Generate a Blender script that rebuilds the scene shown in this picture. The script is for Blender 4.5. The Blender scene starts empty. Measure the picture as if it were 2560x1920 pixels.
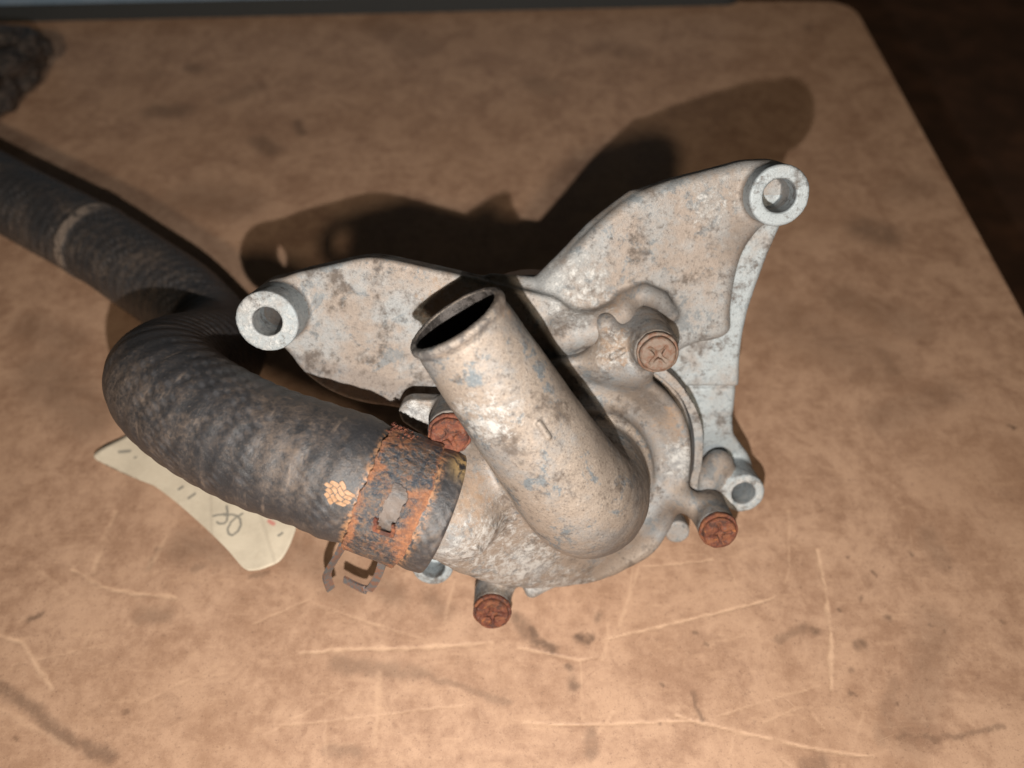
import bpy, math, random
import numpy as np
from mathutils import Vector, Matrix

# ---------------------------------------------------------------- camera, light, exposure
scene = bpy.context.scene
MM = 0.001
COL = scene.collection
PITCH = math.radians(52.5)
CAM_H = 246.0

cam_data = bpy.data.cameras.new('camera')
cam = bpy.data.objects.new('camera', cam_data)
COL.objects.link(cam)
cam.location = (0, 0, CAM_H * MM)
cam.rotation_euler = (math.pi / 2 - PITCH, 0, 0)
cam_data.sensor_width = 36.0
cam_data.lens = 27.04
cam_data.clip_start = 0.01
cam_data.clip_end = 20.0
cam_data.dof.use_dof = True
cam_data.dof.focus_distance = 0.210
cam_data.dof.aperture_fstop = 8.0
scene.camera = cam

world = bpy.data.worlds.new('World')
scene.world = world
world.use_nodes = True
bg = world.node_tree.nodes['Background']
bg.inputs[0].default_value = (1.0, 0.86, 0.62, 1)
bg.inputs[1].default_value = 0.022

# the phone's own flash, a few centimetres under the lens
ld = bpy.data.lights.new('phone_flash', 'POINT')
ld.energy = 4.7
ld.color = (1.0, 0.955, 0.90)
ld.shadow_soft_size = 0.0014
flash = bpy.data.objects.new('phone_flash', ld)
flash.location = (-3 * MM, -37.0 * MM, 217.6 * MM)
COL.objects.link(flash)
# dim room lamp somewhere up on the other side of the bench
ad = bpy.data.lights.new('room_lamp', 'AREA')
ad.energy = 10.0
ad.size = 0.08
ad.color = (1.0, 0.84, 0.64)
room = bpy.data.objects.new('room_lamp', ad)
room.location = (0.05, -1.14, 0.94)
room.rotation_euler = (Vector((0, 0.25, 0)) - Vector(room.location)).to_track_quat('-Z', 'Y').to_euler()
COL.objects.link(room)

vs = scene.view_settings
vs.view_transform = 'Standard'
vs.look = 'None'
vs.exposure = 0.0
vs.gamma = 1.0
vs.use_curve_mapping = False
scene.cycles.max_bounces = 6
scene.cycles.use_denoising = True
scene.cycles.sample_clamp_indirect = 4.0

rng = np.random.default_rng(7)
random.seed(7)

# ---------------------------------------------------------------- object helpers
def link(o, parent=None):
    COL.objects.link(o)
    if parent is not None:
        o.parent = parent
    return o

def tag(o, label=None, cat=None, group=None, kind=None):
    for k, val in (('label', label), ('category', cat), ('group', group), ('kind', kind)):
        if val:
            o[k] = val
    return o

def empty(name, loc=(0, 0, 0), rot=(0, 0, 0)):
    o = bpy.data.objects.new(name, None)
    o.location = loc
    o.rotation_euler = rot
    o.empty_display_size = 0.01
    return link(o)

def mesh_obj(name, verts, faces, mat, parent=None, normals=None, smooth=True, uv=None):
    """verts in millimetres"""
    me = bpy.data.meshes.new(name)
    v = np.asarray(verts, dtype=np.float64) * MM
    f = np.asarray(faces, dtype=np.int32) if not isinstance(faces, list) else faces
    if isinstance(f, np.ndarray):
        k = f.shape[1]
        me.vertices.add(len(v)); me.vertices.foreach_set('co', v.ravel().astype(np.float32))
        me.loops.add(f.size); me.loops.foreach_set('vertex_index', f.ravel())
        me.polygons.add(len(f)); me.polygons.foreach_set('loop_start', np.arange(0, f.size, k, dtype=np.int32))
        me.update(calc_edges=True)
    else:
        me.from_pydata([tuple(p) for p in v], [], [list(p) for p in f])
    me.validate()
    if smooth:
        me.polygons.foreach_set('use_smooth', np.ones(len(me.polygons), dtype=bool))
    if uv is not None:
        lay = me.uv_layers.new(name='UVMap')
        idx = np.empty(len(me.loops), dtype=np.int32); me.loops.foreach_get('vertex_index', idx)
        lay.data.foreach_set('uv', np.asarray(uv, dtype=np.float32)[idx].ravel())
    if normals is not None:
        me.normals_split_custom_set_from_vertices([tuple(x) for x in normals])
    me.update()
    if mat:
        me.materials.append(mat)
    o = bpy.data.objects.new(name, me)
    return link(o, parent)

# ---------------------------------------------------------------- signed-distance modelling (numpy)
def noise_field(P, wavelength, seed, n=7):
    r = np.random.default_rng(seed)
    out = 0
    for _ in range(n):
        d = r.normal(size=3); d /= np.linalg.norm(d)
        k = 2 * math.pi / (wavelength * r.uniform(0.7, 1.5))
        out = out + np.sin(k * (d[0] * P[0] + d[1] * P[1] + d[2] * P[2]) + r.uniform(0, 6.28))
    return out / n

def smin(a, b, k):
    h = np.clip(0.5 + 0.5 * (b - a) / k, 0, 1)
    return b + (a - b) * h - k * h * (1 - h)

def smax(a, b, k):
    return -smin(-a, -b, k)

def cyl(P, c, r, z0, z1, rnd=0.6):
    d = np.sqrt((P[0] - c[0]) ** 2 + (P[1] - c[1]) ** 2) - r + rnd
    z = np.maximum(P[2] - z1, z0 - P[2]) + rnd
    return np.minimum(np.maximum(d, z), 0) + np.sqrt(np.maximum(d, 0) ** 2 + np.maximum(z, 0) ** 2) - rnd

def cone_seg(P, a, b, ra, rb):
    a = np.asarray(a, float); b = np.asarray(b, float); ba = b - a
    px, py, pz = P[0] - a[0], P[1] - a[1], P[2] - a[2]
    h = np.clip((px * ba[0] + py * ba[1] + pz * ba[2]) / float(ba @ ba), 0, 1)
    return np.sqrt((px - ba[0] * h) ** 2 + (py - ba[1] * h) ** 2 + (pz - ba[2] * h) ** 2) - (ra + (rb - ra) * h)

def chain(P, pts):
    out = None
    for p, q in zip(pts[:-1], pts[1:]):
        d = cone_seg(P, p[:3], q[:3], p[3], q[3])
        out = d if out is None else np.minimum(out, d)
    return out

def spline(pts, n):
    """Catmull-Rom through points of any dimension"""
    p = np.asarray(pts, float)
    p = np.vstack([2 * p[0] - p[1], p, 2 * p[-1] - p[-2]])
    segs = len(p) - 3
    out = []
    for t in np.linspace(0, segs, n):
        i = min(int(t), segs - 1); f = t - i
        a, b, c, d = p[i:i + 4]
        out.append(0.5 * ((2 * b) + (-a + c) * f + (2 * a - 5 * b + 4 * c - d) * f * f + (-a + 3 * b - 3 * c + d) * f ** 3))
    return np.array(out)

def spline_closed(pts, n):
    p = np.asarray(pts, float); m = len(p); out = []
    for t in np.linspace(0, m, n, endpoint=False):
        i = int(t); f = t - i
        a, b, c, d = p[(i - 1) % m], p[i % m], p[(i + 1) % m], p[(i + 2) % m]
        out.append(0.5 * ((2 * b) + (-a + c) * f + (2 * a - 5 * b + 4 * c - d) * f * f + (-a + 3 * b - 3 * c + d) * f ** 3))
    return np.array(out)

def poly2d(P, poly):
    """signed distance to a 2D polygon in the x-y plane"""
    X, Y = np.broadcast_arrays(P[0], P[1])
    X = X.astype(np.float32); Y = Y.astype(np.float32)
    d = np.full(X.shape, 1e9, np.float32); s = np.ones(X.shape, np.float32)
    n = len(poly)
    for i in range(n):
        ax, ay = poly[i]; bx, by = poly[i - 1]
        ex, ey = bx - ax, by - ay
        wx, wy = X - ax, Y - ay
        h = np.clip((wx * ex + wy * ey) / (ex * ex + ey * ey), 0, 1)
        qx, qy = wx - ex * h, wy - ey * h
        d = np.minimum(d, qx * qx + qy * qy)
        c1 = Y >= ay; c2 = Y < by; c3 = ex * wy > ey * wx
        flip = (c1 & c2 & c3) | (~c1 & ~c2 & ~c3)
        s = np.where(flip, -s, s)
    return s * np.sqrt(d)

def slab(P, poly, z0, z1, rnd=1.0):
    """extruded polygon with rounded edges; z0 / z1 numbers or arrays"""
    d = poly2d(P, poly) + rnd
    z = np.maximum(P[2] - z1, z0 - P[2]) + rnd
    return np.minimum(np.maximum(d, z), 0) + np.sqrt(np.maximum(d, 0) ** 2 + np.maximum(z, 0) ** 2) - rnd

def grid(lo, hi, h):
    ax = [np.arange(l, u_ + h, h, dtype=np.float32) for l, u_ in zip(lo, hi)]
    return ax, (ax[0][:, None, None], ax[1][None, :, None], ax[2][None, None, :])

def surface_nets(Fv, ax):
    """naive surface nets -> verts, quads"""
    h = float(ax[0][1] - ax[0][0])
    S = Fv < 0
    c = [S[i:S.shape[0] - 1 + i, j:S.shape[1] - 1 + j, k:S.shape[2] - 1 + k] for i in (0, 1) for j in (0, 1) for k in (0, 1)]
    anyv = np.logical_or.reduce(c); allv = np.logical_and.reduce(c)
    act = anyv & ~allv
    idx = np.argwhere(act)
    vid = np.full(act.shape, -1, np.int32); vid[act] = np.arange(len(idx))
    I, J, K = idx.T
    acc = np.zeros((len(idx), 3)); cnt = np.zeros(len(idx))
    corners = [(i, j, k) for i in (0, 1) for j in (0, 1) for k in (0, 1)]
    for a in corners:
        for d in range(3):
            if a[d]:
                continue
            b = list(a); b[d] = 1
            fa = Fv[I + a[0], J + a[1], K + a[2]].astype(float); fb = Fv[I + b[0], J + b[1], K + b[2]].astype(float)
            m = (fa < 0) != (fb < 0)
            t = np.where(m, fa / np.where(m, fa - fb, 1), 0)
            p = np.array(a, float)[None, :] + np.zeros((len(idx), 3)); p[:, d] += t
            acc[m] += p[m]; cnt[m] += 1
    pos = idx + acc / cnt[:, None]
    verts = pos * h + np.array([ax[0][0], ax[1][0], ax[2][0]])
    quads = []
    for d in range(3):
        e1, e2 = [(1, 2), (2, 0), (0, 1)][d]
        sl0 = [slice(None)] * 3; sl1 = [slice(None)] * 3
        sl0[d] = slice(0, -1); sl1[d] = slice(1, None)
        A = S[tuple(sl0)]; B = S[tuple(sl1)]
        ch = np.argwhere(A != B)
        ok = (ch[:, e1] > 0) & (ch[:, e2] > 0) & (ch[:, e1] < S.shape[e1] - 1) & (ch[:, e2] < S.shape[e2] - 1)
        ch = ch[ok]
        sgn = A[tuple(ch.T)]
        def cell(o1, o2):
            q = ch.copy(); q[:, e1] -= o1; q[:, e2] -= o2
            return vid[tuple(q.T)]
        q = np.stack([cell(1, 1), cell(0, 1), cell(0, 0), cell(1, 0)], 1)
        q[~sgn] = q[~sgn][:, ::-1]
        quads.append(q)
    return verts, np.vstack(quads)

def sdf_normals(fn, V):
    e = 0.25
    P = [V[:, 0], V[:, 1], V[:, 2]]
    g = []
    for d in range(3):
        Pp = list(P); Pm = list(P)
        Pp[d] = P[d] + e; Pm[d] = P[d] - e
        g.append(fn(Pp) - fn(Pm))
    g = np.stack(g, 1)
    return g / (np.linalg.norm(g, axis=1, keepdims=True) + 1e-9)

def sdf_mesh(fn, lo, hi, h):
    ax, P = grid(lo, hi, h)
    Fv = np.broadcast_to(fn(P), (len(ax[0]), len(ax[1]), len(ax[2])))
    return surface_nets(Fv, ax)

def sdf_obj(name, fn, lo, hi, h, mat, parent=None):
    V, Q = sdf_mesh(fn, lo, hi, h)
    return mesh_obj(name, V, Q, mat, parent, normals=sdf_normals(fn, V))

# ---------------------------------------------------------------- materials
class Tree:
    def __init__(self, name):
        self.mat = bpy.data.materials.new(name)
        self.mat.use_nodes = True
        self.t = self.mat.node_tree
        self.t.nodes.clear()
        self.out = self.t.nodes.new('ShaderNodeOutputMaterial')
        self.bsdf = self.t.nodes.new('ShaderNodeBsdfPrincipled')
        self.t.links.new(self.bsdf.outputs[0], self.out.inputs[0])
        tc = self.t.nodes.new('ShaderNodeTexCoord')
        self.obj = self.vmath('SCALE', tc.outputs['Object'], scale=1000.0)   # millimetres
        self.uv = tc.outputs['UV']
    def put(self, sock, val):
        if isinstance(val, bpy.types.NodeSocket):
            self.t.links.new(val, sock)
        elif val is not None:
            sock.default_value = val
    def vmath(self, op, a, b=None, scale=None):
        n = self.t.nodes.new('ShaderNodeVectorMath'); n.operation = op
        self.put(n.inputs[0], a)
        if b is not None: self.put(n.inputs[1], b)
        if scale is not None: self.put(n.inputs['Scale'], scale)
        return n.outputs['Value'] if op in ('DOT_PRODUCT', 'LENGTH', 'DISTANCE') else n.outputs[0]
    def math(self, op, a, b=None, clamp=False):
        n = self.t.nodes.new('ShaderNodeMath'); n.operation = op; n.use_clamp = clamp
        self.put(n.inputs[0], a)
        if b is not None: self.put(n.inputs[1], b)
        return n.outputs[0]
    def noise(self, vec, scale, detail=3.0, rough=0.55, dist=0.0, offset=None):
        if offset is not None:
            vec = self.vmath('ADD', vec, (offset, offset * 1.7, -offset))
        n = self.t.nodes.new('ShaderNodeTexNoise')
        self.put(n.inputs['Vector'], vec); n.inputs['Scale'].default_value = scale
        n.inputs['Detail'].default_value = detail; n.inputs['Roughness'].default_value = rough
        n.inputs['Distortion'].default_value = dist
        return n.outputs['Fac']
    def noise_vec(self, vec, scale, detail=2.0):
        n = self.t.nodes.new('ShaderNodeTexNoise')
        self.put(n.inputs['Vector'], vec); n.inputs['Scale'].default_value = scale; n.inputs['Detail'].default_value = detail
        return self.vmath('SUBTRACT', n.outputs['Color'], (0.5, 0.5, 0.5))
    def voronoi(self, vec, scale, feature='F1'):
        n = self.t.nodes.new('ShaderNodeTexVoronoi'); n.feature = feature
        self.put(n.inputs['Vector'], vec); n.inputs['Scale'].default_value = scale
        return n.outputs['Distance']
    def ramp(self, x, a, b, lo=0.0, hi=1.0):
        n = self.t.nodes.new('ShaderNodeMapRange'); n.interpolation_type = 'SMOOTHSTEP'
        self.put(n.inputs[0], x)
        n.inputs[1].default_value = a; n.inputs[2].default_value = b
        n.inputs[3].default_value = lo; n.inputs[4].default_value = hi
        return n.outputs[0]
    def mix(self, f, a, b, mode='MIX'):
        n = self.t.nodes.new('ShaderNodeMix'); n.data_type = 'RGBA'; n.blend_type = mode
        self.put(n.inputs[0], f)
        self.put(n.inputs[6], a if isinstance(a, bpy.types.NodeSocket) else (*a, 1) if len(a) == 3 else a)
        self.put(n.inputs[7], b if isinstance(b, bpy.types.NodeSocket) else (*b, 1) if len(b) == 3 else b)
        return n.outputs[2]
    def bump(self, height, dist_mm, strength=1.0, normal=None):
        n = self.t.nodes.new('ShaderNodeBump')
        n.inputs['Strength'].default_value = strength; n.inputs['Distance'].default_value = dist_mm * MM
        self.put(n.inputs['Height'], height)
        if normal is not None: self.put(n.inputs['Normal'], normal)
        return n.outputs[0]
    def blob(self, centre, radius, soft=0.6):
        d = self.vmath('DISTANCE', self.obj, tuple(centre))
        return self.ramp(d, radius * (1 - soft), radius, 1.0, 0.0)
    def polyline(self, vec, pts, w):
        """mask that is 1 on a polyline, 0 beyond w millimetres of it"""
        dist = None
        for a, b in zip(pts[:-1], pts[1:]):
            ba = (b[0] - a[0], b[1] - a[1], 0.0)
            pa = self.vmath('SUBTRACT', vec, (a[0], a[1], 0.0))
            hh = self.math('MULTIPLY', self.vmath('DOT_PRODUCT', pa, ba), 1.0 / (ba[0] ** 2 + ba[1] ** 2), clamp=True)
            q = self.vmath('SUBTRACT', pa, self.vmath('SCALE', ba, scale=hh))
            l = self.vmath('LENGTH', q)
            dist = l if dist is None else self.math('MINIMUM', dist, l)
        return self.ramp(dist, w * 0.15, w, 1.0, 0.0)
    def finish(self, color, rough, metal=0.0, normal=None, spec=0.5):
        self.put(self.bsdf.inputs['Base Color'], color if isinstance(color, bpy.types.NodeSocket) else (*color, 1))
        self.put(self.bsdf.inputs['Roughness'], rough)
        self.put(self.bsdf.inputs['Metallic'], metal)
        self.put(self.bsdf.inputs['Specular IOR Level'], spec)
        if normal is not None: self.put(self.bsdf.inputs['Normal'], normal)
        return self.mat

def alu(name, tan=(0.33, 0.255, 0.195), grey=(0.30, 0.295, 0.29), tan_bias=0.5, bare=0.5, oxide=0.25, oxide_spots=(), rust_spots=(), grime_shade_spots=(), seed=0.0, sandy=0.5, tone=0.74, soot=False):
    T = Tree(name)
    v = T.obj
    n1 = T.noise(v, 0.055, 3, 0.6, offset=seed + 3)
    n2 = T.noise(v, 0.24, 5, 0.70, 0.4, offset=seed + 11)
    n3 = T.noise(v, 0.55, 5, 0.76, offset=seed + 23)
    n4 = T.noise(v, 1.5, 3, 0.8, offset=seed + 41)
    m = T.math('ADD', T.math('MULTIPLY', n1, 0.55), T.math('ADD', T.math('MULTIPLY', n2, 0.25), T.math('MULTIPLY', n3, 0.2)))
    col = T.mix(T.ramp(m, tan_bias - 0.09, tan_bias + 0.09), tan, grey)
    # blue-grey patches where the skin of dirt is rubbed off
    bm = T.ramp(T.math('ADD', T.math('MULTIPLY', T.noise(v, 0.13, 5, 0.7, 0.6, offset=seed + 77), 0.75), T.math('MULTIPLY', n3, 0.25)), 0.535, 0.60)
    bm = T.math('MULTIPLY', bm, bare)
    col = T.mix(bm, col, (0.155, 0.19, 0.215))
    # brown grime; on the pipe's right flank the spots paint in its shade
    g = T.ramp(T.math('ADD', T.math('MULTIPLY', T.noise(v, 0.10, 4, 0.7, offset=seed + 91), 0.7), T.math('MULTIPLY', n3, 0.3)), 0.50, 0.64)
    for c, r in grime_shade_spots:
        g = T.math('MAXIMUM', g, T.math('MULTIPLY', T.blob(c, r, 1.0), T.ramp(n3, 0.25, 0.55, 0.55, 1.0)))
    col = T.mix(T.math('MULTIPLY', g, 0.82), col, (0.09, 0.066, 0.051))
    col = T.mix(T.math('MULTIPLY', T.ramp(n3, 0.55, 0.68), 0.55), col, (0.115, 0.088, 0.070))
    # grain: dark pits, pale sand
    col = T.mix(T.math('MULTIPLY', T.ramp(n4, 0.54, 0.69), 0.35 + 0.45 * sandy), col, (0.075, 0.054, 0.042))
    col = T.mix(T.math('MULTIPLY', T.ramp(n4, 0.44, 0.30), T.math('SUBTRACT', sandy * 0.55, T.math('MULTIPLY', g, sandy * 0.42))), col, (0.58, 0.485, 0.40))
    # white aluminium oxide crust
    reg = None
    for c, r in oxide_spots:
        b = T.blob(c, r * 1.35, 1.0)
        reg = b if reg is None else T.math('MAXIMUM', reg, b)
    thr = T.math('ADD', T.math('MULTIPLY', T.noise(v, 0.40, 5, 0.85, 0.4, offset=seed + 131), 0.75), T.math('MULTIPLY', n2, 0.25))
    ox = T.math('MULTIPLY', T.ramp(thr, 0.54, 0.66), oxide)
    if reg is not None:
        ox2 = T.ramp(T.math('ADD', thr, T.math('MULTIPLY', reg, 0.15)), 0.53, 0.71, 0.0, 0.9)
        ox = T.math('MAXIMUM', ox, T.math('MULTIPLY', ox2, T.ramp(reg, 0.0, 0.4)))
    col = T.mix(T.math('MULTIPLY', ox, 0.85), col, (0.62, 0.61, 0.59))
    rs = None
    for c, r in rust_spots:
        b = T.blob(c, r * 1.2, 1.0)
        rs = b if rs is None else T.math('MAXIMUM', rs, b)
    if rs is not None:
        rm = T.ramp(T.math('ADD', T.math('MULTIPLY', rs, 0.12), T.math('ADD', T.math('MULTIPLY', n2, 0.5), T.math('MULTIPLY', n3, 0.5))), 0.52, 0.64, 0.0, 0.65)
        col = T.mix(T.math('MULTIPLY', rm, T.ramp(rs, 0.0, 0.3)), col, (0.36, 0.24, 0.155))
    col = T.mix(1.0, col, (tone, tone, tone), 'MULTIPLY')
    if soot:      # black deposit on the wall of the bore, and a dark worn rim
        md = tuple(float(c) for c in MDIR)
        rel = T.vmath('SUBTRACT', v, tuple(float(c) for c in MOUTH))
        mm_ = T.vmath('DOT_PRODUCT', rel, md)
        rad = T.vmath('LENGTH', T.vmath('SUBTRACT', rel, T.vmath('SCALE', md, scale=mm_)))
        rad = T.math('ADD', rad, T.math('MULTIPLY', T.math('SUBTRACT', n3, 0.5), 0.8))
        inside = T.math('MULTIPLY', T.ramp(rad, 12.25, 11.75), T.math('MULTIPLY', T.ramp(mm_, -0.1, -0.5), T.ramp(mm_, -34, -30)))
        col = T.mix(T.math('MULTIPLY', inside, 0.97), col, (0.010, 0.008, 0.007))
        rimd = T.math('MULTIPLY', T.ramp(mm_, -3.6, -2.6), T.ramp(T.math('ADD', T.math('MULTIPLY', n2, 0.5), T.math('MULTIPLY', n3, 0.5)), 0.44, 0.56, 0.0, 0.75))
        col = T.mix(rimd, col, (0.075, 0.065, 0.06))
    rough = T.math('ADD', T.ramp(n3, 0.3, 0.7, 0.54, 0.72), T.math('MULTIPLY', g, 0.1))
    metal = T.math('SUBTRACT', 0.26, T.math('MULTIPLY', g, 0.2))
    hgt = T.math('ADD', T.math('ADD', T.math('MULTIPLY', n3, 0.35), T.math('MULTIPLY', n4, 0.35 + 0.25 * sandy)), T.math('MULTIPLY', ox, 0.35))
    nrm = T.bump(hgt, 0.40, 0.8)
    return T.finish(col, rough, metal, nrm, 0.4)

def rust_mat(name, seed=0.0, orange=0.15):
    T = Tree(name)
    oi = T.t.nodes.new('ShaderNodeObjectInfo')
    v = T.vmath('ADD', T.obj, T.vmath('SCALE', (37.0, 11.0, 23.0), scale=oi.outputs['Random']))
    n2 = T.noise(v, 0.35, 5, 0.65, 0.5, offset=seed + 5)
    n3 = T.noise(v, 0.8, 5, 0.75, offset=seed + 15)
    n4 = T.noise(v, 2.0, 3, 0.8, offset=seed + 25)
    col = T.mix(T.ramp(n2, 0.40, 0.60), (0.115, 0.036, 0.022), (0.21, 0.075, 0.04))
    col = T.mix(T.math('MULTIPLY', T.ramp(n3, 0.52, 0.68), 0.7), col, (0.19, 0.125, 0.10))
    col = T.mix(T.math('MULTIPLY', T.ramp(T.noise(v, 0.6, 4, 0.7, offset=seed + 60), 0.60, 0.68), 0.8), col, (0.45, 0.17, 0.05))
    col = T.mix(T.math('MULTIPLY', T.ramp(n4, 0.55, 0.72), 0.6), col, (0.10, 0.045, 0.03))
    col = T.mix(T.math('MULTIPLY', T.ramp(T.noise(v, 0.25, 4, 0.7, 0.4, offset=seed + 33), 0.46, 0.60), orange), col, (0.30, 0.13, 0.055))
    col = T.mix(T.math('MULTIPLY', T.ramp(T.noise(v, 0.4, 4, 0.75, offset=seed + 47), 0.50, 0.62), 0.8), col, (0.065, 0.037, 0.03))
    h = T.math('ADD', T.math('MULTIPLY', n3, 0.9), T.math('MULTIPLY', n4, 0.4))
    col = T.mix(1.0, col, (0.80, 0.74, 0.74), 'MULTIPLY')
    return T.finish(col, 0.72, 0.1, T.bump(h, 0.6, 1.0), 0.35)

LIGHT_SCRATCHES = [([(-141.7, 131.1), (-142.3, 108.3)], 2.0, 0.5), ([(-121.0, 122.0), (-121.7, 115.9), (-124.0, 109.9)], 1.8, 0.6), ([(-149.7, 109.1), (-137.6, 103.3), (-127.5, 100.9), (-112.4, 99.3)], 1.3, 0.8), ([(-164.8, 86.1), (-156.6, 84.2), (-151.6, 78.8), (-142.0, 69.6)], 1.4, 0.9), ([(-67.1, 80.9), (-37.8, 82.8), (-6.1, 83.9)], 1.2, 0.75), ([(-84.4, 89.9), (-67.7, 98.5)], 0.7, 0.4), ([(-41.4, 74.5), (-40.0, 54.3)], 1.8, 0.45), ([(-19.6, 104.9), (-22.1, 92.2)], 1.3, 0.5), ([(-66.0, 97.7), (-46.1, 90.7), (-28.4, 85.7)], 0.8, 0.45), ([(-155.6, 63.5), (-131.1, 53.7)], 1.6, 0.4), ([(-70.5, 59.5), (-15.0, 64.8)], 0.7, 0.4), ([(-135.5, 87.6), (-137.7, 78.8)], 1.2, 0.35), ([(-56.0, 60.8), (-54.6, 51.2)], 1.0, 0.35), ([(-160.4, 108.3), (-148.1, 100.1)], 1.0, 0.35), ([(-156.9, 77.3), (-128.3, 83.9)], 0.7, 0.3), ([(-114.0, 65.5), (-95.1, 75.2)], 0.8, 0.25), ([(-77.7, 54.3), (-51.0, 70.3)], 0.8, 0.25), ([(30.5, 85.4), (64.5, 93.4), (86.9, 99.3)], 0.9, 0.9), ([(105.6, 115.9), (104.0, 96.9), (101.9, 84.6), (99.2, 70.3)], 1.3, 0.95), ([(4.2, 60.0), (31.3, 59.6), (55.9, 60.8)], 0.7, 0.75), ([(49.8, 62.1), (69.2, 56.9), (98.8, 51.2), (106.0, 50.2)], 0.9, 0.85), ([(43.4, 109.9), (69.2, 113.3)], 0.7, 0.6), ([(43.0, 109.9), (35.3, 89.9)], 1.3, 0.5), ([(98.9, 131.1), (94.1, 109.1), (91.8, 104.1)], 0.8, 0.55), ([(2.2, 82.4), (20.5, 78.4), (27.9, 79.5)], 1.0, 0.6), ([(31.9, 94.5), (31.2, 84.6), (28.5, 78.8)], 1.2, 0.4), ([(61.7, 62.1), (96.1, 71.0)], 0.6, 0.5), ([(21.2, 78.8), (21.0, 60.8)], 0.7, 0.4), ([(30.2, 62.8), (25.6, 56.9)], 1.0, 0.45), ([(75.3, 60.1), (88.3, 64.8)], 0.6, 0.4), ([(91.3, 62.8), (93.8, 58.8)], 0.7, 0.4), ([(67.2, 86.9), (71.4, 85.5), (75.4, 86.9)], 0.7, 0.4), ([(74.3, 110.8), (75.2, 102.5)], 1.0, 0.4), ([(62.8, 48.1), (65.2, 56.2)], 0.8, 0.35), ([(78.9, 50.5), (82.3, 47.7)], 0.6, 0.4), ([(106.8, 62.8), (99.4, 51.2)], 1.0, 0.3), ([(33.1, 353.6), (35.9, 337.5)], 5.0, 0.5)]
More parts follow.
